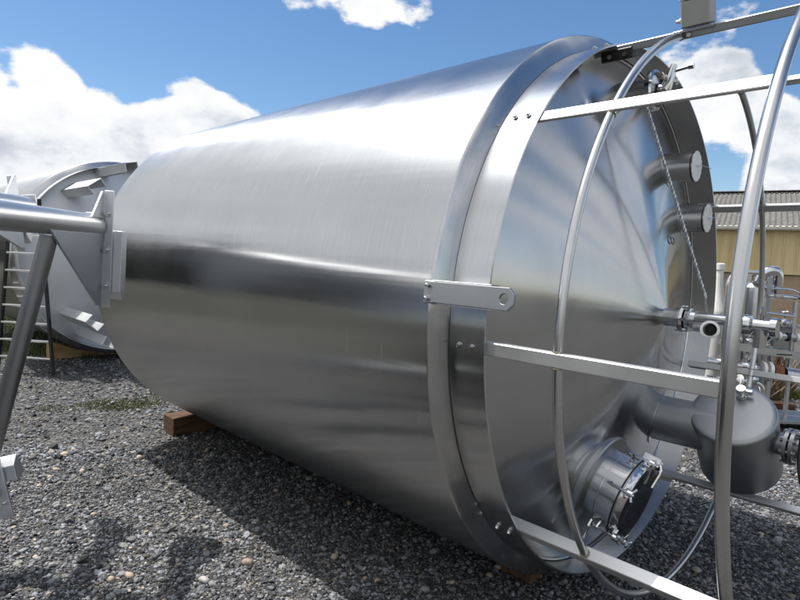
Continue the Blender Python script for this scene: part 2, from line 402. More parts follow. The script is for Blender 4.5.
# spray fitting near the top of the cone
F = frame((0, -.10, ZC + 1.14), (1, 0, 0)); x0 = cone_x(1.145)
KS = 1.3
sp = MB().lathe([(x0 - .03, .066), (x0 + .03, .066), (.02, .060), (.03, .072), (.05, .072), (.055, .03), (.056, 0)], 40, F).build('spray_fitting', M['steel'], tank)
F = F @ Matrix.Translation((.042, 0, 0)) @ Matrix.Scale(KS, 4)
MB().lathe([(-.012, .066), (-.006, .076), (.010, .076), (.016, .066)], 40, F).build('clamp_ring', M['bright'], sp)
b = MB(); b.tube([F @ Vector((.01, 0, 0)), F @ Vector((.045, 0, .0)), F @ Vector((.06, 0, .045)), F @ Vector((.07, 0, .085))], [.032, .03, .022, .014], 14)
b.tube([F @ Vector((.05, -.07, .03)), F @ Vector((.05, .08, .045))], .011, 8); b.tube([F @ Vector((.065, .0, .06)), F @ Vector((.125, .01, .07))], .009, 8)
b.lathe([(-.012, 0), (-.012, .014), (.012, .014), (.012, 0)], 8, frame(F @ Vector((.128, .01, .07)), (1, 0, 0)))
b.lathe([(-.012, 0), (-.012, .016), (.012, .016), (.012, 0)], 8, frame(F @ Vector((.05, -.072, .03)), (0, 1, 0)))
b.lathe([(-.01, 0), (-.01, .014), (.012, .014), (.012, 0)], 8, frame(F @ Vector((.05, .082, .045)), (0, 1, 0)))
b.build('nozzle', M['bright'], sp)
# twisted cable from the spray fitting down to the outlet manifold
pa = Vector((.03, -.16, ZC + 1.075)); pb = Vector((.33, .0, ZC + .13)); pc = Vector((.335, .03, ZC + .04))
b = MB(); nseg = 260; d = (pb - pa); u = d.orthogonal().normalized(); w = d.normalized().cross(u)
for ph in (0, PI):
    b.tube([pa + d * (i / nseg) + .0042 * (math.cos(i * .55 + ph) * u + math.sin(i * .55 + ph) * w) for i in range(nseg + 1)], .0042, 6)
b.tube([pb, pc], .0055, 8); b.box((.03, .012, .012), (0, 0, 0), frame(pb, d), .002)
cable = b.build('twisted_cable', M['steel'], tank)

# outlet at the apex: stub, clamped flanges, manifold with a round port
F = frame((0, 0, ZC + .006), (1, 0, 0))
o_ = MB().lathe([(APEX - .03, .046), (APEX + .075, .046), (APEX + .075, .0)], 40, F).build('outlet', M['steel'], tank)
MB().lathe([(.225, .046), (.227, .066), (.238, .070), (.250, .066), (.252, .046)], 40, F).build('flange', M['bright'], o_)
MB().lathe([(.254, .04), (.256, .056), (.274, .056), (.278, .046), (.30, .044), (.302, 0)], 32, F).build('valve_body', M['steel'], o_)
for i in range(6):
    a = 2 * PI * i / 6
    MB().lathe([(-.03, 0), (-.03, .009), (.03, .009), (.03, 0)], 6, F @ Matrix.Translation((.245, .062 * math.cos(a), .062 * math.sin(a)))).build('bolt', M['bright'], o_)
MB().tube(bend([F @ Vector((.29, 0, .012)), F @ Vector((.40, 0, .012)), F @ Vector((.62, .0, .008))], .05), .024, 16).build('manifold_pipe', M['steel'], o_)
b = MB(); b.tube(bend([F @ Vector((.30, -.03, -.035)), F @ Vector((.39, -.03, -.03)), F @ Vector((.395, -.10, -.03))], .03), .021, 14)
b.build('side_branch', M['steel'], o_)
MB().lathe([(-.01, .022), (-.01, .042), (.016, .042), (.016, .030), (.002, .026), (.002, 0)], 32, frame(F @ Vector((.395, -.105, -.03)), (.25, -1, .05))).build('ferrule', M['bright'], o_)
MB().lathe([(.001, .0), (.001, .026)], 24, frame(F @ Vector((.397, -.110, -.03)), (.25, -1, .05))).build('port_opening', M['dark'], o_)
b = MB(); b.lathe([(.50, .026), (.50, .045), (.52, .05), (.54, .045), (.55, .03), (.62, .03), (.62, .045), (.645, .045), (.645, 0)], 24, F)
b.tube([F @ Vector((.58, 0, .0)), F @ Vector((.58, 0, -.10))], .028, 14); b.tube([F @ Vector((.58, 0, .02)), F @ Vector((.58, -.02, .09))], .010, 8)
b.build('end_valve', M['bright'], o_)

# vent pot carried on a thick stub low on the far side
pd = Vector((.015, -.643, .766)).normalized(); pt = Vector((.361, .55, ZC - .539)); r_ = .2205; h_ = .495
PF = frame(pt, -pd, (1, 0, 0))     # local x runs down into the pot
pot = MB().lathe([(-.001, 0), (-.001, .10), (.0, .19), (.003, .205), (.010, .215), (.022, r_), (.2, r_), (h_ - .02, r_), (h_ - .004, r_ - .012), (h_, r_ - .03), (h_ + .02, 0)], 72, PF).build('vent_pot', M['pot'], tank, angle=60)
pipe_y, pipe_z = .60, ZC - .672; x0 = cone_x(math.hypot(.6, .672))
MB().lathe([(x0 - .05, .138), (pt.x - .06, .138)], 56, frame((0, pipe_y, pipe_z), (1, 0, 0))).build('inlet_pipe', M['pot'], pot)
MB().lathe([(-.016, .14), (-.006, .166), (.003, .170), (.007, .14)], 56, frame((x0 + .0, pipe_y, pipe_z), (.97, .16, -.18))).build('collar', M['cone'], pot)
sd_ = Vector((1, 0, 0)); fy = PF @ Vector((.19, 0, 0))
F = frame(fy + Vector((.21, -.02, 0)), (1, -.1, 0))
b = MB(); b.lathe([(-.03, .06), (.05, .06), (.05, .098), (.068, .098), (.072, .06), (.078, .098), (.096, .098), (.096, .06), (.20, .06), (.2, 0)], 32, F).build('outlet_flange', M['dull'], pot)
for i in range(8):
    a = 2 * PI * i / 8 + .2
    MB().lathe([(.036, 0), (.036, .014), (.05, .014), (.05, .009), (.096, .009), (.096, .014), (.112, .014), (.112, 0)], 6, F @ Matrix.Translation((0, .082 * math.cos(a), .082 * math.sin(a)))).build('bolt', M['bright'], pot)
q = PF @ Vector((-.004, 0, 0))
b = MB(); Fh = frame(pt + pd * .004 + Vector((.02, 0, 0)) + Vector((0, .095, .08)), pd)
b.lathe([(0, .03), (.012, .03), (.014, .014), (.05, .014), (.05, .024), (.07, .024), (.07, 0)], 16, Fh)
b.tube([Fh @ Vector((.055, 0, 0)), Fh @ Vector((.045, -.06, -.03)), Fh @ Vector((.03, -.10, -.05))], .009, 8)
b.box((.03, .05, .02), (.03, .03, .01), Fh, .003); b.build('lid_clamp', M['bright'], pot)
# hose hanging beside the pot flange
MB().tube(bend([(.72, .52, ZC - .42), (.70, .47, ZC - .60), (.705, .46, ZC - .76), (.75, .46, ZC - .9)], .1), .008, 8).build('drain_hose', M['rubber'], pot)
MB().tube([(.74, .60, ZC - .30), (.70, .52, ZC - .50)], .008, 8).build('stay_rod', M['bright'], pot)

# junction box on the top post
a = R(109); BF = rad_frame(a, 1.3445, .345)
jb = MB().box((.105, .085, .115), (.058, 0, 0), BF, .006).build('junction_box', M['grey_box'], tank)
MB().box((.010, .089, .119), (.118, 0, 0), BF, .003).build('box_lid', M['white_plastic'], jb)
MB().box((.012, .080, .16), (-.004, 0, -.01), BF, .002).build('mounting_plate', M['dull'], jb)
MB().lathe([(0, .012), (.014, .012), (.016, .008), (.03, .007), (.032, 0)], 10, BF @ Matrix.Translation((.04, 0, -.058)) @ Matrix.Rotation(PI / 2, 4, 'Y')).build('cable_gland', M['white_plastic'], jb)
for x in (-.02, .03):
    MB().lathe([(0, 0), (0, .009), (.006, .009), (.006, 0)], 10, BF @ Matrix.Translation((-.02, .026, x - .06)) @ Matrix.Rotation(PI / 2, 4, 'Z')).build('bolt', M['white_plastic'], jb)
# foot bracket of the top post with two bolts, its shade painted in black
FB = rad_frame(a, 1.318, .02)
fb = MB().box((.05, .062, .15), (-.012, 0, -.02), FB, .005).build('foot_bracket', M['black_paint_shade'], tank)
for x in (-.05, .02):
    MB().lathe([(0, 0), (0, .010), (.008, .010), (.008, 0)], 10, FB @ Matrix.Translation((-.015, .030, x)) @ Matrix.Rotation(PI / 2, 4, 'Z')).build('bolt', M['bright'], fb)

# hand-drawn figure on the cone
rr = math.hypot(.324, .414); rd = Vector((0, .324, .414)).normalized(); nn = Vector((.97, .24 * rd.y, .24 * rd.z)).normalized()
F = frame(Vector((cone_x(rr), .324, ZC + .414)) + nn * .0015, nn, (0, 0, 1))
b = MB()
for cy in (-.026, .026):
    b.tube([F @ Vector((0, cy * 1.7 + .042 * math.cos(2 * PI * i / 24), .022 * math.sin(2 * PI * i / 24))) for i in range(24)], .0022, 5, closed=True)
b.build('marker_scrawl', M['sticker'], tank)

# ------------------------------------------------------------------ tank behind, at left
A = Vector((.7144, -.6997, 0)); Wd = Vector((.6997, .7144, 0))
t2 = empty('steel_tank', (-4.12, 8.52, .03), R(-44.4))
tag(t2, 'pale steel tank lying further back at the left behind the ladder', 'tank', 'stainless steel tanks lying in the yard')
for o in (c for c in children(tank) if c.name.split('.')[0] in ('shell', 'stiffener_ring', 'skirt', 'end_cone', 'weld_seam')):
    c = o.copy(); col.objects.link(c); c.parent = t2
    if c.name.split('.')[0] in ('skirt', 'end_cone'):
        c.material_slots[0].link = 'OBJECT'; c.material_slots[0].material = M['plate']
for deg, rc, wt in ((127, 1.17, .20), (103, 1.27, .17), (228, 1.08, .20), (243, 1.20, .16)):
    F = rad_frame(R(deg), rc, 0)
    b = MB()
    b.box((.012, wt, 1.15), (.06, 0, .44), F, .002)
    for s in (-1, 1): b.box((.11, .012, 1.15), (-.0015, s * (wt / 2 - .0065), .44), F, .002)
    b.box((.105, wt - .03, .012), (0, 0, -.11), F)
    b.build('post', M['plate'], t2)

# ------------------------------------------------------------------ tank with legs, mostly out of frame at left
t3 = empty('legged_tank', (-2.95, 2.15, 0), 0)
tag(t3, 'tubular steel legs with bolted foot plates, reaching in from the left', 'tank')
X3 = Matrix.Translation((0, 0, 1.25)) @ Matrix.Rotation(PI / 2, 4, 'Z')       # local x -> world +y
MB().lathe([(-4.6, 0), (-4.5, .6), (-4.2, 1.0), (-4.0, 1.14), (-.05, 1.14), (-.0, 1.10), (.02, 1.0), (.10, .5), (.12, 0)], 96, X3).build('shell', M['shell'], t3, angle=25)
def W3(p): return Vector(p) - Vector((-2.95, 2.15, 0))
def foot(root, E_, side, tall_dn, tall_up, rr=.07, sgn=1):
    """foot: flange strip with bolts, outer plate, gussets. E_ = tube end; side = unit vector of the plate's long direction"""
    ax = Vector((-.087, .996, 0)).normalized(); s = Vector(side).normalized(); nrm = ax.cross(s)
    F = Matrix((ax, nrm, s)).transposed().to_4x4(); F.translation = Vector(E_)
    leg = root
    T = Matrix.Translation
    pm = MB().prism([(0, -tall_dn + .04), (.016, -tall_dn), (.016, tall_up), (0, tall_up)], .054, F @ T((0, .074 * sgn, 0)))
    pm.box((.016, .12, .16), (.008, 0, 0), F)
    pl = pm.build('foot_plate', M['plate'], leg, bevel=.003)
    MB().prism([(-.62, -.045), (-.004, -.045), (-.004, -tall_dn + .02), (-.05, -tall_dn + .02)], .014, F @ T((0, .045 * sgn, 0))).build('gusset', M['gusset'], leg, bevel=.002)
    MB().prism([(-.16, .05), (-.004, .05), (-.004, tall_up - .01), (-.03, tall_up - .01)], .012, F @ T((0, .045 * sgn, 0))).build('gusset', M['plate'], leg, bevel=.002)
    b = MB(); b.prism([(.024, -tall_dn + .10), (.024, -.02), (.07, -.02), (.10, -.05), (.10, -tall_dn + .12), (.07, -tall_dn + .05)], .12, F @ T((0, .092 * sgn, 0)))
    b.build('outer_plate', M['plate'], leg, bevel=.004)
    for z in (.08, -.14, tall_dn * -.72):
        MB().lathe([(-.03, 0), (-.03, .009), (-.012, .009), (-.012, .016), (0, .016), (.0, .009), (.045, .009), (.045, 0)], 8, F @ T((-.001, .074 * sgn, z))).build('bolt', M['bright'], leg)
ax3 = Vector((-.087, .996, 0))
E1 = Vector((-1.875, 3.50, 1.868)); S1 = E1 - ax3 * 1.42
leg1 = MB().tube([W3(S1), W3(E1 - ax3 * .012)], .0685, 28).build('leg', M['leg'], t3)
foot(leg1, W3(E1), (0.03, 0, 1), .50, .22)
E2 = Vector((-2.45, 3.74, 1.975)); S2 = E2 - ax3 * 1.66
leg2 = MB().tube([W3(S2), W3(E2 - ax3 * .012)], .0685, 28).build('leg', M['leg'], t3)
foot(leg2, W3(E2), (-.12, 0, 1), .28, .21, sgn=-1)
E3 = Vector((-2.14, 2.93, .43)); S3 = E3 - ax3 * .85
leg3 = MB().tube([W3(S3), W3(E3 - ax3 * .012)], .0685, 28).build('leg', M['leg'], t3)
foot(leg3, W3(E3), (.25, 0, -1), .20, .17, sgn=-1)
MB().tube([W3((-1.835, 2.98, 1.79)), W3((-2.16, 2.93, .46))], .043, 20).build('brace', M['dull'], t3)

# ------------------------------------------------------------------ timber under the tanks
def chock(loc, rz, w, d, h, mat, label, dish=True):
    n = 14; poly = [(-w / 2, 0)] + [(w / 2, 0)]
    for i in range(n + 1):
        x = w / 2 - w * i / n; z = 1.512 - math.sqrt(max(0, 1.452 ** 2 - x * x)) if dish else h
        poly.append((x, min(h, z)))
    o = MB().prism(poly, d).build('timber_chock', mat, None, bevel=.006)
    o.location = loc; o.rotation_euler = (0, 0, rz)
    return tag(o, label, 'chock', 'timber chocks under the tanks')
base = Vector((1.2636, 3.0447, 0))
def TL(x, y): return base + A * x + Wd * y
chock(TL(-3.98, 0), R(45.6), 1.56, .22, .17, M['wood'], 'rust-brown timber saddle under the far end of the big tank')
chock(TL(-.42, .12), R(45.6), .95, .20, .2, M['wood'], 'dark timber saddle in the shadow under the near end of the big tank')
chock(Vector((-4.12, 8.52, 0)) - A * .8, R(45.6), 1.6, .25, .22, M['tan_wood'], 'tan timber block under the tank behind the ladder')

# ------------------------------------------------------------------ step ladder
ld = empty('ladder', (-4.90, 7.50, 0), R(-6))
tag(ld, 'black ladder with pale aluminium rungs standing against the tank at the back', 'ladder')
def stile(p, q, wdt=.05): 
    d = Vector(q) - Vector(p); return MB().box((d.length, .028, wdt), (d.length / 2, 0, 0), frame(p, d, (0, 1, 0)), .004).build('stile', M['black_paint_shade'], ld)
stile((-.44, 0, 0), (-.23, .0, 2.3)); stile((.36, 0, 0), (.16, .0, 2.3))
stile((.405, -.06, 0), (.195, -.05, 2.2), .035)
for k in range(9):
    t = (k + .9) / 10; z = 2.3 * t
    MB().box((.80 - .41 * t - .02, .06, .025), (-.04 + .005 * t, 0, z), None, .004).build('rung', M['alu'], ld)

# ------------------------------------------------------------------ shed on the right
u_ = Vector((-.852, .524, 0)); n_ = Vector((.524, .852, 0)); P0 = Vector((12.92, 20.7, 0))
bd = empty('shed', P0, math.atan2(u_.y, u_.x))          # local x to the left and away, local y = toward the camera side
tag(bd, 'long low shed with yellow cladding and corrugated grey roof at the right', 'building')
ny = 1 if Vector((0, 0, 1)).cross(u_).dot(-n_) > 0 else -1   # sign of local y facing the yard
S0, S1_, DEP, EAVE, LOW, RIDGE = -9.0, 19.0, 10.1, 3.37, 1.74, 5.2
# lower wall in panels, posts between
b = MB(); b.box((S1_ - S0, .18, LOW - .03), ((S0 + S1_) / 2, -ny * .12, (LOW - .03) / 2)); b.build('lower_wall', M['concrete'], bd)
for k in range(13):
    x = S0 + .3 + k * 2.25
    MB().box((.16, .10, LOW - .05), (x, ny * .025, (LOW - .05) / 2), None, .01).build('wall_post', M['post_concrete'], bd)
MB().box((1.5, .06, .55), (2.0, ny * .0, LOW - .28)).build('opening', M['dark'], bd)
# profiled yellow sheets
xs = []; x = S0
prof = []
while x < S1_:
    prof += [(x, 0), (x + .30, 0), (x + .325, .028), (x + .36, .028), (x + .385, 0)]; x += .40
b = MB(); vs = [(px_, ny * (.05 + py_), z) for px_, py_ in prof for z in (LOW, EAVE - .05)]
b._add(vs, [(2 * i, 2 * i + 1, 2 * i + 3, 2 * i + 2) for i in range(len(prof) - 1)]); b.build('cladding', M['yellow'], bd, smooth=False)
MB().box((S1_ - S0, .14, .12), ((S0 + S1_) / 2, ny * .34, EAVE + .0), None, .02).build('gutter', M['gutter'], bd)
MB().box((S1_ - S0, .35, .02), ((S0 + S1_) / 2, ny * .20, EAVE - .07)).build('soffit', M['gutter'], bd)
for side in (0, 1):
    nx = 1400; b = MB(); vs = []; fs = []; rows = 7
    for j in range(rows):
        t = j / (rows - 1)
        for i in range(nx + 1):
            xx = S0 - .2 + (S1_ - S0 + .4) * i / nx
            wv = .028 * math.sin(2 * PI * (xx) / .177) + (.012 if j % 2 else 0)
            yy = ny * (.42 - (DEP / 2 + .42) * t) if side == 0 else ny * (-DEP - .42 + (DEP / 2 + .42) * t)
            vs.append((xx, yy, EAVE + .03 + (RIDGE - EAVE) * t + wv))
    for j in range(rows - 1):
        for i in range(nx):
            a = j * (nx + 1) + i; fs.append((a, a + 1, a + nx + 2, a + nx + 1))
    b._add(vs, fs); b.build('roof', M['fuzzy'], bd, angle=80)
MB().box((S1_ - S0 + .4, .5, .05), ((S0 + S1_) / 2, -ny * DEP / 2, RIDGE + .07), None, .02).build('ridge_cap', M['fuzzy'], bd)
MB().box((.1, DEP - .3, EAVE - .1), (S0 + .06, -ny * DEP / 2, EAVE / 2)).build('end_wall', M['concrete'], bd)
MB().box((.1, DEP - .3, EAVE - .1), (S1_ - .06, -ny * DEP / 2, EAVE / 2)).build('end_wall', M['concrete'], bd)
MB().box((S1_ - S0 - .3, .1, EAVE - .1), ((S0 + S1_) / 2, -ny * (DEP - .1), EAVE / 2)).build('rear_wall', M['concrete'], bd)

# ------------------------------------------------------------------ process equipment between tank and shed
sk_ = empty('process_skid', (4.1, 6.5, 0), 0)
tag(sk_, 'stainless process skid of pipes, filter column and elbows behind the tank end', 'machine')
def S(x, y, z): return Vector((x - 4.1, y - 6.5, z))
UP = Matrix.Rotation(-PI / 2, 4, 'Y')      # lathe x -> +z
def upat(x, y, z): return Matrix.Translation(S(x, y, z)) @ UP
MB().lathe([(.5, 0), (.5, .118), (.52, .122), (1.55, .122), (1.60, .118), (1.64, .09), (1.66, .04), (1.66, 0)], 40, upat(4.02, 6.5, 0)).build('filter_column', M['steel'], sk_)
MB().lathe([(.3, 0), (.3, .10), (1.70, .10), (1.75, .07), (1.76, 0)], 32, upat(4.27, 6.75, 0)).build('column', M['dull'], sk_)
b = MB(); b.tube(bend([S(4.02, 6.45, 1.62), S(4.05, 6.40, 1.79), S(4.20, 6.4, 1.80), S(4.22, 6.42, 1.5)], .1), .055, 18); b.build('elbow', M['bright'], sk_)
for z in (1.66, 1.52):
    MB().lathe([(-.012, .05), (-.012, .078), (.012, .078), (.012, .05)], 24, upat(4.02 if z > 1.6 else 4.22, 6.43, z)).build('clamp', M['bright'], sk_)
MB().tube(bend([S(3.66, 6.4, .55), S(3.66, 6.4, 1.76), S(4.05, 6.4, 1.77)], .16, 8), .026, 14).build('bent_tube', M['steel'], sk_)
MB().tube([S(3.79, 6.45, .5), S(3.79, 6.45, 1.70)], .05, 16).build('riser', M['dull'], sk_)
MB().tube(bend([S(4.11, 6.35, 1.60), S(4.34, 6.35, 1.60), S(4.45, 6.35, 1.55)], .06), .012, 10).build('handrail', M['bright'], sk_)
MB().tube(bend([S(4.42, 6.35, 1.575), S(4.49, 6.35, 1.48), S(4.53, 6.3, 1.25), S(4.55, 6.2, .85)], .12), .012, 8).build('hose', M['rubber'], sk_)
MB().tube([S(4.12, 6.4, 1.515), S(5.4, 6.4, 1.47)], .027, 14).build('pipe', M['bright'], sk_)
MB().tube([S(4.09, 6.35, 1.325), S(4.42, 6.35, 1.30)], .013, 10).build('pipe', M['bright'], sk_)
MB().tube([S(4.43, 6.4, 1.46), S(4.43, 6.4, .1)], .026, 12).build('stand', M['steel'], sk_)
MB().tube([S(5.2, 6.4, 1.47), S(5.2, 6.4, .0)], .026, 12).build('stand', M['steel'], sk_)
MB().tube([S(4.1, 6.35, 1.08), S(4.9, 6.35, 1.03)], .034, 12).build('pipe', M['bright'], sk_)
for k in range(5):
    MB().lathe([(-.012, .03), (-.012, .05), (.012, .05), (.012, .03)], 20, frame(S(4.14 + .1 * k, 6.35, 1.078 - .006 * k), (1, 0, -.06))).build('ferrule', M['white_plastic'] if k % 2 else M['rubber'], sk_)
MB().box((1.9, .03, .085), (0, 0, 0), frame(S(4.6, 6.25, .85), (1, 0, -.11)), .004).build('cross_beam', M['rail'], sk_)
b = MB(); b.tube([S(3.3, 6.3, .78), S(4.12, 6.3, .69)], .045, 16); b.build('header_pipe', M['bright'], sk_)
for x, r in ((3.58, .08), (3.66, .07), (3.86, .085), (3.93, .085), (4.05, .095), (4.12, .1)):
    MB().lathe([(-.018, .04), (-.018, r), (.018, r), (.018, .04)], 24, frame(S(x, 6.3, .78 - (x - 3.3) * .11), (1, 0, -.11))).build('flange', M['white_plastic'] if r > .09 else M['bright'], sk_)
b = MB(); b.lathe([(-.05, 0), (-.05, .075), (-.02, .09), (.03, .09), (.05, .07), (.05, 0)], 20, frame(S(4.22, 6.3, .68), (1, 0, -.11)))
b.tube([S(4.22, 6.3, .7), S(4.22, 6.25, .87)], .02, 8); b.box((.18, .03, .02), (0, 0, 0), frame(S(4.25, 6.25, .88), (1, 0, 0)), .004); b.build('rusty_valve', M['rust'], sk_)
MB().tube([S(4.30, 6.3, .66), S(5.5, 6.3, .53)], .078, 24).build('large_pipe', M['steel'], sk_)
for x in (3.5, 4.15, 4.8, 5.4):
    MB().box((.05, .05, .6), (0, 0, .3 - (x - 3.5) * .04), Matrix.Translation(S(x, 6.32, 0)), .004).build('leg', M['steel'], sk_)
# bundle of small valves near the columns
for k, (x, z) in enumerate(((3.86, 1.16), (3.96, 1.12), (4.1, 1.17), (3.9, 1.0), (4.07, .97), (3.75, 1.05))):
    b = MB(); b.lathe([(-.05, 0), (-.05, .035), (-.02, .055), (.02, .055), (.05, .035), (.05, 0)], 18, frame(S(x, 6.3 + .03 * (k % 3), z), (1, .3 * (k % 2), .2)))
    b.tube([S(x, 6.3, z), S(x + .02, 6.22, z + .09)], .010, 8); b.build('valve', M['bright'] if k % 2 == 0 else M['dull'], sk_)
# denser fittings low on the skid
MB().tube(bend([S(3.70, 6.55, .95), S(4.30, 6.55, .93), S(4.32, 6.55, .45)], .09), .032, 14).build('pipe', M['steel'], sk_)
MB().tube(bend([S(3.5, 6.2, .60), S(4.0, 6.2, .56), S(4.06, 6.2, .30)], .08), .028, 14).build('pipe', M['bright'], sk_)
MB().tube(bend([S(4.2, 6.6, 1.2), S(4.7, 6.6, 1.16), S(5.5, 6.6, 1.10)], .05), .022, 12).build('pipe', M['bright'], sk_)
MB().tube(bend([S(4.47, 6.3, 1.14), S(4.70, 6.3, 1.12), S(4.74, 6.3, .5)], .07), .02, 12).build('pipe', M['white_plastic'], sk_)
for k, (x, y, z, r) in enumerate(((3.62, 6.2, .59, .06), (3.76, 6.2, .585, .06), (3.84, 6.55, .945, .06), (4.12, 6.55, .935, .055), (4.36, 6.6, 1.19, .045), (4.55, 6.6, 1.175, .045), (4.6, 6.3, .62, .1), (4.68, 6.3, .61, .1))):
    MB().lathe([(-.014, .02), (-.014, r), (.014, r), (.014, .02)], 22, frame(S(x, y, z), (1, 0, -.06))).build('flange', (M['bright'], M['white_plastic'], M['dull'])[k % 3], sk_)
for k, (x, y, z) in enumerate(((3.90, 6.2, .60), (4.22, 6.55, .95), (4.45, 6.6, 1.2))):
    b = MB(); b.lathe([(-.045, .02), (-.045, .04), (0, .055), (.045, .04), (.045, .02)], 18, frame(S(x, y, z), (1, 0, 0)))
    b.tube([S(x, y, z), S(x, y - .02, z + .13)], .010, 8)
    b.tube([S(x + .055 * math.cos(2 * PI * i / 20), y - .02 + .055 * math.sin(2 * PI * i / 20), z + .13) for i in range(20)], .007, 6, closed=True)
    b.tube([S(x - .055, y - .02, z + .13), S(x + .055, y - .02, z + .13)], .006, 6)
    b.build('valve', M['bright'], sk_)
MB().box((.22, .16, .28), (0, 0, 0), Matrix.Translation(S(4.50, 6.75, 1.02)), .012).build('control_box', M['grey_box'], sk_)
MB().box((1.9, .5, .04), (0, 0, 0), Matrix.Translation(S(4.45, 6.5, .12)), .006).build('base_plate', M['dull'], sk_)
# white canister
cn_ = empty('canister', (3.86, 6.95, 0), 0)
tag(cn_, 'tall white plastic canister half hidden behind the tank skirt', 'canister')
MB().lathe([(0, 0), (0, .13), (1.25, .13), (1.30, .12), (1.42, .07), (1.62, .045), (1.78, .04)], 28, UP).build('body', M['white_plastic'], cn_)
MB().lathe([(1.78, .05), (1.85, .05), (1.86, .03), (1.86, 0)], 20, UP).build('cap', M['white_plastic'], cn_)
# scrap timbers at the foot of the skid
for k, (x, y, z, rz, l) in enumerate(((3.75, 7.2, .05, .15, 1.3), (4.6, 7.5, .05, -.3, 1.2))):
    o = MB().box((l, .14, .09), (0, 0, 0), None, .008).build('timber_plank', M['tan_wood'] if k == 0 else M['wood'], None)
    o.location = (x, y, z); o.rotation_euler = (0, 0, rz)
    tag(o, ('pale weathered plank lying on the gravel beyond the tank end', 'brown plank lying by the grass under the pipe skid')[k], 'plank')

# ------------------------------------------------------------------ ground, stones, grass
b = MB(); vs = [(-300, -300, 0), (300, -300, 0), (300, 400, 0), (-300, 400, 0)]
g = b._add(vs, [(0, 1, 2, 3)]).build('ground', M['ground'], None, smooth=False); tag(g, kind='structure')

ico = bmesh.new(); bmesh.ops.create_icosphere(ico, subdivisions=1, radius=1)
IV = np.array([v.co[:] for v in ico.verts]); IF = np.array([[v.index for v in f.verts] for f in ico.faces]); ico.free()
ico = bmesh.new(); bmesh.ops.create_icosphere(ico, subdivisions=2, radius=1)
IV2 = np.array([v.co[:] for v in ico.verts]); IF2 = np.array([[v.index for v in f.verts] for f in ico.faces]); ico.free()
IV2 = IV2 * (1 + .13 * np.sin(IV2[:, :1] * 3.1 + 1) * np.cos(IV2[:, 1:2] * 2.7) + .08 * np.sin(IV2[:, 2:] * 5 + IV2[:, :1] * 4))
def scatter(name, pts, size, cols, mat, label, cat, flat=.65, IV=IV, IF=IF, jit=.28, smooth=False):
    n = len(pts); k = len(IV)
    V = IV[None] * (1 + rng.uniform(-jit, jit, (n, k, 1))) * rng.uniform(.65, 1.25, (n, 1, 3)) * np.array([1, 1, flat])
    al = rng.uniform(0, 2 * PI, n); be = rng.normal(0, .35, n)
    ca, sa, cb, sb_ = np.cos(al)[:, None], np.sin(al)[:, None], np.cos(be)[:, None], np.sin(be)[:, None]
    x, y, z = V[..., 0], V[..., 1], V[..., 2]
    y, z = y * cb - z * sb_, y * sb_ + z * cb
    x, y = x * ca - y * sa, x * sa + y * ca
    V = np.stack([x, y, z], -1) * size[:, None, None]
    V[..., 0] += pts[:, 0, None]; V[..., 1] += pts[:, 1, None]; V[..., 2] += (size * rng.uniform(.15, .55, n))[:, None]
    F = (IF[None] + (np.arange(n) * k)[:, None, None]).reshape(-1, 3)
    me = bpy.data.meshes.new(name); me.vertices.add(n * k); me.vertices.foreach_set('co', V.reshape(-1).astype(np.float32))
    me.loops.add(F.size); me.loops.foreach_set('vertex_index', F.reshape(-1).astype(np.int32))
    me.polygons.add(len(F)); me.polygons.foreach_set('loop_start', (np.arange(len(F)) * 3).astype(np.int32)); me.polygons.foreach_set('loop_total', np.full(len(F), 3, np.int32))
    at = me.attributes.new('stone_tone', 'FLOAT_COLOR', 'POINT')
    C = np.concatenate([np.repeat(cols, k, 0), np.ones((n * k, 1))], 1); at.data.foreach_set('color', C.reshape(-1).astype(np.float32))
    me.polygons.foreach_set('use_smooth', np.full(len(F), smooth)); me.update(calc_edges=True); me.validate(); me.materials.append(mat)
    o = bpy.data.objects.new(name, me); col.objects.link(o); return tag(o, label, cat, kind='stuff')
def fan(n, y0, y1, pw=1.0, lim=.78):
    y = y0 + (y1 - y0) * rng.random(n) ** pw; x = rng.uniform(-lim, lim, n) * y; return np.stack([x, y], 1)
P = np.concatenate([fan(70000, 2.3, 4.8, .9), fan(46000, 4.6, 10.5, .8)])
n = len(P)
dist = P[:, 1]
size = np.clip(rng.lognormal(math.log(.0070), .42, n), .005, .03) * np.where(dist > 4.5, 1.35, 1.0)
t = rng.random(n); pt_ = .5 + .25 * np.sin(P[:, 0] * 2.1 + 1.3 * np.sin(P[:, 1] * 1.7)) + .25 * np.sin(P[:, 1] * 2.9 + 2 * np.sin(P[:, 0] * 1.1))
g0 = (.035 + .30 * rng.random(n) ** 2.0) * (.78 + .4 * pt_)
cols = np.stack([g0 * .96, g0, g0 * 1.08], 1)
tan = t > .93; cols[tan] = np.stack([g0[tan] * 1.6, g0[tan] * 1.4, g0[tan] * 1.15], 1)
lt = (t > .80) & (t < .90); cols[lt] = np.stack([g0[lt] * .6 + .15, g0[lt] * .6 + .15, g0[lt] * .6 + .147], 1)
scatter('gravel', P, size, cols, M['stone'], 'loose grey crushed stone covering the yard', 'gravel')
P = np.concatenate([fan(230, 2.4, 5, .9), fan(300, 5, 10)]); n = len(P)
size = np.clip(rng.lognormal(math.log(.019), .3, n), .014, .042); t = rng.random(n)[:, None]
cols = np.where(t < .45, np.array([[.27, .26, .25]]), np.where(t < .75, np.array([[.42, .34, .26]]), np.where(t < .975, np.array([[.20, .20, .205]]), np.array([[.40, .39, .37]])))) * rng.uniform(.75, 1.2, (n, 1))
scatter('pebbles', P, size, cols, M['stone'], 'larger pale and tan pebbles strewn over the gravel', 'pebbles', .65, IV2, IF2, .035, True)

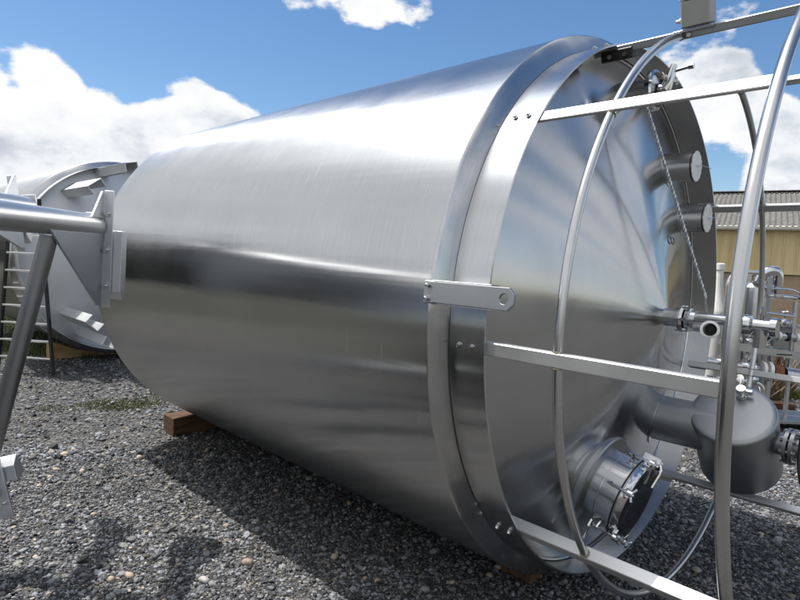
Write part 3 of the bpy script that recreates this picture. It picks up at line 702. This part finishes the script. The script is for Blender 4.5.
def grass(name, patches, label):
    V = []; C = []
    for (cx, cy, rx, ry, n, h, cc) in patches:
        for _ in range(n):
            a = random.random() * 2 * PI; q = math.sqrt(random.random()) * (1 + random.gauss(0, .12))
            x = cx + rx * q * math.cos(a); y = cy + ry * q * math.sin(a); hh = h * random.uniform(.4, 1.25)
            d = random.random() * 2 * PI; wv = .0035 + hh * .03; lean = hh * random.uniform(.1, .9); e = random.random() * 2 * PI
            V += [(x - wv * math.cos(d), y - wv * math.sin(d), 0), (x + wv * math.cos(d), y + wv * math.sin(d), 0), (x + lean * math.cos(e), y + lean * math.sin(e), hh)]
            k = random.uniform(.6, 1.35); C += [(cc[0] * k, cc[1] * k, cc[2] * k, 1)] * 3
    n = len(V) // 3; me = bpy.data.meshes.new(name); me.from_pydata(V, [], [(3 * i, 3 * i + 1, 3 * i + 2) for i in range(n)])
    at = me.attributes.new('stone_tone', 'FLOAT_COLOR', 'POINT'); at.data.foreach_set('color', np.array(C, np.float32).reshape(-1))
    me.materials.append(M['grass']); o = bpy.data.objects.new(name, me); col.objects.link(o); return tag(o, label, 'grass', kind='stuff')
G1 = (.10, .12, .03); G2 = (.075, .10, .025)
grass('grass', [(-3.05, 6.15, .38, .22, 1500, .03, G1), (-2.75, 6.6, .3, .4, 900, .03, G1), (-3.6, 5.9, .22, .12, 350, .02, G1),
                (-9.0, 11.0, 3.2, 1.6, 9000, .13, G2), (-6.4, 8.9, .9, .8, 2500, .09, G2), (-5.2, 9.0, .6, .4, 1400, .08, G2),
                (5.9, 8.2, 1.0, .22, 3200, .10, (.14, .15, .04)), (7.2, 8.3, .8, .3, 2500, .10, (.12, .14, .04))],
      'short green grass and weeds growing through the gravel')
# dry brown weeds behind the skid
dry = []
for _ in range(12): dry.append((random.uniform(4.1, 5.6), random.uniform(7.4, 8.6), .14, .14, 90, .6, random.choice(((.13, .09, .055), (.10, .07, .045), (.16, .12, .07)))))
grass('dry_weeds', dry, 'brown dry weeds standing behind the pipe skid')

# unseen tree belt, added out of frame at left for the steel to reflect
V = []; C = []
TN, TT = Vector((-.966, .259, 0)), Vector((.259, .966, 0))
def top_h(s): return 6.1 + .5 * math.sin(s * .31) + .35 * math.sin(s * .83 + 1) + .25 * math.sin(s * 2.1)
for _ in range(26000):
    s = random.uniform(-60, 17); z = random.random() ** .7 * top_h(s); d = 30 + random.gauss(0, .8)
    c = TN * d + TT * s + Vector((0, 0, z))
    r = random.uniform(.25, .55); q = [Vector((random.gauss(0, 1), random.gauss(0, 1), random.gauss(0, .8))).normalized() * r for _ in range(3)]
    V += [tuple(c + k) for k in q]; k = random.uniform(.4, 1.3) * (1.25 + .55 * math.sin(s * .45) + .4 * math.sin(z * 2.6 + s * .12)); C += [(.085 * k, .083 * k, .068 * k, 1)] * 3
for i in range(152):                      # dark core strip that makes the added belt opaque
    for tri in ((0, 1, 2), (0, 2, 3)):
        qd = [(i, 0), (i + 1, 0), (i + 1, 1), (i, 1)]
        for t_ in tri:
            s = -60 + qd[t_][0] * .5; V.append(tuple(TN * (30.8 + .5 * math.sin(s * 3)) + TT * s + Vector((0, 0, qd[t_][1] * (top_h(s) - .5))))); C.append((.06, .058, .05, 1))
me = bpy.data.meshes.new('reflection_treeline'); me.from_pydata(V, [], [(3 * i, 3 * i + 1, 3 * i + 2) for i in range(len(V) // 3)])
at = me.attributes.new('stone_tone', 'FLOAT_COLOR', 'POINT'); at.data.foreach_set('color', np.array(C, np.float32).reshape(-1)); me.materials.append(M['grass'])
o = bpy.data.objects.new('reflection_treeline', me); col.objects.link(o); tag(o, 'unseen dark belt of trees added out of frame for reflections', 'trees', kind='stuff')

# ------------------------------------------------------------------ sky, sun
mS, kS = .40, .17                                     # shadow run along / across the tank per metre of height
sh = -(A * mS + Wd * kS); sun_dir = Vector((sh.x, sh.y, 1)).normalized()
elev = math.asin(sun_dir.z); azim = math.atan2(sun_dir.x, sun_dir.y)
w = bpy.data.worlds.new('World'); sc.world = w; w.use_nodes = True; nt = w.node_tree
bg = nt.nodes['Background']; 
sky = N(nt, 'ShaderNodeTexSky', sky_type='NISHITA'); sky.sun_disc = False; sky.sun_elevation = elev; sky.sun_rotation = azim
sky.air_density = 1.0; sky.dust_density = .4; sky.ozone_density = 1.6; sky.altitude = 100
STR = .135
tc = N(nt, 'ShaderNodeTexCoord')
nrmz = N(nt, 'ShaderNodeVectorMath', operation='NORMALIZE'); L(nt, tc.outputs['Generated'], nrmz.inputs[0]); D = nrmz.outputs[0]
mp = N(nt, 'ShaderNodeMapping'); mp.inputs['Scale'].default_value = (1, 1, 1.7); mp.inputs['Location'].default_value = (.37, 1.9, .6); L(nt, D, mp.inputs['Vector'])
n1r = noise(nt, mp.outputs[0], 6.2, 11, .58); n1o = mrange(nt, n1r.outputs[0], 0, 1, -.35, 1.35)
mp2 = N(nt, 'ShaderNodeMapping'); mp2.inputs['Scale'].default_value = (1, 1, 1.7); mp2.inputs['Location'].default_value = (.37 + .02, 1.9, .6 - .10); L(nt, D, mp2.inputs['Vector'])
n2r = noise(nt, mp2.outputs[0], 6.2, 8, .58); n2o = mrange(nt, n2r.outputs[0], 0, 1, -.35, 1.35)
def cdir(px, py):
    v = Vector((( px - 400) / 571.73, (py - 300) / 571.73, 1.0))
    return (Vector((.999, .003, .045)) * v.x + Vector((.045, -.076, -.996)) * v.y + Vector((0, .997, -.076)) * v.z).normalized()
# cloud banks and clear patches by compass direction: (direction, angular size, weight)
BL = [(cdir(20, 165), 10, .34), (cdir(85, 150), 6.5, .30), (cdir(135, 172), 5.5, .30), (cdir(190, 135), 4.6, .32), (cdir(190, 110), 3.4, .30), (cdir(226, 122), 3.8, .32), (cdir(250, 116), 2.8, .32), (cdir(20, 70), 4, .40), (cdir(50, 66), 2.5, .25),
      (cdir(362, -12), 3.8, .36), (cdir(298, -13), 3.0, .30), (cdir(430, -16), 5, .22),
      (cdir(716, 62), 6, .36), (cdir(690, 100), 6, .34), (cdir(745, 105), 5, .26), (cdir(775, 165), 6, .38), (cdir(815, 140), 6, .30),
      (cdir(420, 40), 24, -.16), (cdir(120, 50), 9, -.22), (cdir(15, 20), 6, -.4), (cdir(50, 50), 4, -.15), (cdir(290, 60), 12, -.2), (cdir(590, 10), 13, -.3), (cdir(795, 62), 4.5, -.3), (cdir(712, 168), 3.6, -.3), (cdir(750, 18), 5, -.2), (cdir(738, 138), 3, -.3), (cdir(792, 98), 3, -.3),
      (Vector((-.75, -.62, .35)).normalized(), 62, .34), (Vector((-.45, -.42, .8)).normalized(), 48, .36), (Vector((-.93, .20, .42)).normalized(), 34, .36), (Vector((-.80, .52, .34)).normalized(), 20, .22), (Vector((-.75, .2, .72)).normalized(), 28, .24), (Vector((.95, .12, .20)).normalized(), 20, .30), (Vector((.78, .0, .62)).normalized(), 22, -.22), (Vector((.55, .3, .8)).normalized(), 18, .25), (Vector((.6, -.75, .4)).normalized(), 45, .2)]
acc = None
for dv, deg, wt in BL:
    dp = N(nt, 'ShaderNodeVectorMath', operation='DOT_PRODUCT'); L(nt, D, dp.inputs[0]); dp.inputs[1].default_value = dv
    mr = mrange(nt, dp.outputs['Value'], math.cos(R(deg * 1.25)), 1.0, 0, wt, True)
    if acc is None: acc = mr
    else:
        ad = N(nt, 'ShaderNodeMath', operation='ADD'); L(nt, acc, ad.inputs[0]); L(nt, mr, ad.inputs[1]); acc = ad.outputs[0]
ad = N(nt, 'ShaderNodeMath', operation='ADD'); L(nt, acc, ad.inputs[0]); L(nt, n1o, ad.inputs[1])
dens = mrange(nt, ad.outputs[0], .59, .75, 0, 1, True)
ad2 = N(nt, 'ShaderNodeMath', operation='MULTIPLY_ADD'); ad2.inputs[1].default_value = .18; L(nt, acc, ad2.inputs[0]); L(nt, n2o, ad2.inputs[2])
shade = mrange(nt, ad2.outputs[0], .48, .95, 0, 1, True)
cc = ramp(nt, shade, [(0, (1.0, 1.0, 1.0)), (.4, (.88, .91, .95)), (1, (.56, .62, .70))])
skm = N(nt, 'ShaderNodeMix', data_type='RGBA', blend_type='MULTIPLY'); skm.inputs[0].default_value = 1
hs = N(nt, 'ShaderNodeHueSaturation'); hs.inputs['Saturation'].default_value = 1.2; L(nt, sky.outputs[0], hs.inputs['Color']); L(nt, hs.outputs[0], skm.inputs[6]); skm.inputs[7].default_value = (STR, STR, STR, 1)
mxs = N(nt, 'ShaderNodeMix', data_type='RGBA'); L(nt, dens, mxs.inputs[0]); L(nt, skm.outputs[2], mxs.inputs[6]); L(nt, cc, mxs.inputs[7])
# bright aureole round the sun
dp = N(nt, 'ShaderNodeVectorMath', operation='DOT_PRODUCT'); L(nt, D, dp.inputs[0]); dp.inputs[1].default_value = sun_dir
g1 = mrange(nt, dp.outputs['Value'], math.cos(R(33)), 1.0, 0, 1, True)
pw = N(nt, 'ShaderNodeMath', operation='POWER'); L(nt, g1, pw.inputs[0]); pw.inputs[1].default_value = 2.2
gm = N(nt, 'ShaderNodeMix', data_type='RGBA', blend_type='ADD'); gm.inputs[0].default_value = 1
gc = N(nt, 'ShaderNodeVectorMath', operation='SCALE'); gc.inputs[0].default_value = (3.6, 3.6, 3.6); L(nt, pw.outputs[0], gc.inputs['Scale'])
L(nt, mxs.outputs[2], gm.inputs[6]); L(nt, gc.outputs[0], gm.inputs[7])
L(nt, gm.outputs[2], bg.inputs['Color']); bg.inputs['Strength'].default_value = 1.0
sl = bpy.data.lights.new('sun', 'SUN'); sl.energy = 5.0; sl.angle = R(.53); sl.color = (1, .965, .91)
so = bpy.data.objects.new('sun', sl); col.objects.link(so); so.rotation_euler = sun_dir.to_track_quat('Z', 'Y').to_euler()

# ------------------------------------------------------------------ camera
cam = bpy.data.cameras.new('camera'); co = bpy.data.objects.new('camera', cam); col.objects.link(co)
cam.sensor_width = 36; cam.lens = 36 * 571.73 / 800; cam.clip_end = 2000; cam.clip_start = .05
rt = Vector((.99898, .00340, .04489)); dn = Vector((.04501, -.07554, -.99613)); fw = Vector((0, .99714, -.07562))
mw = Matrix((rt, -dn, -fw)).transposed().to_4x4(); mw.translation = (0, 0, 1.7653)
q = mw.to_quaternion(); co.matrix_world = Matrix.Translation((0, 0, 1.7653)) @ q.to_matrix().to_4x4()
sc.camera = co
sc.view_settings.view_transform = 'Standard'; sc.view_settings.look = 'None'; sc.view_settings.exposure = 0
sc.render.engine = 'CYCLES'; sc.cycles.use_denoising = True; sc.cycles.caustics_reflective = False; sc.cycles.caustics_refractive = False; sc.cycles.max_bounces = 6; sc.cycles.diffuse_bounces = 2; sc.cycles.glossy_bounces = 4
sc.cycles.sample_clamp_indirect = 6
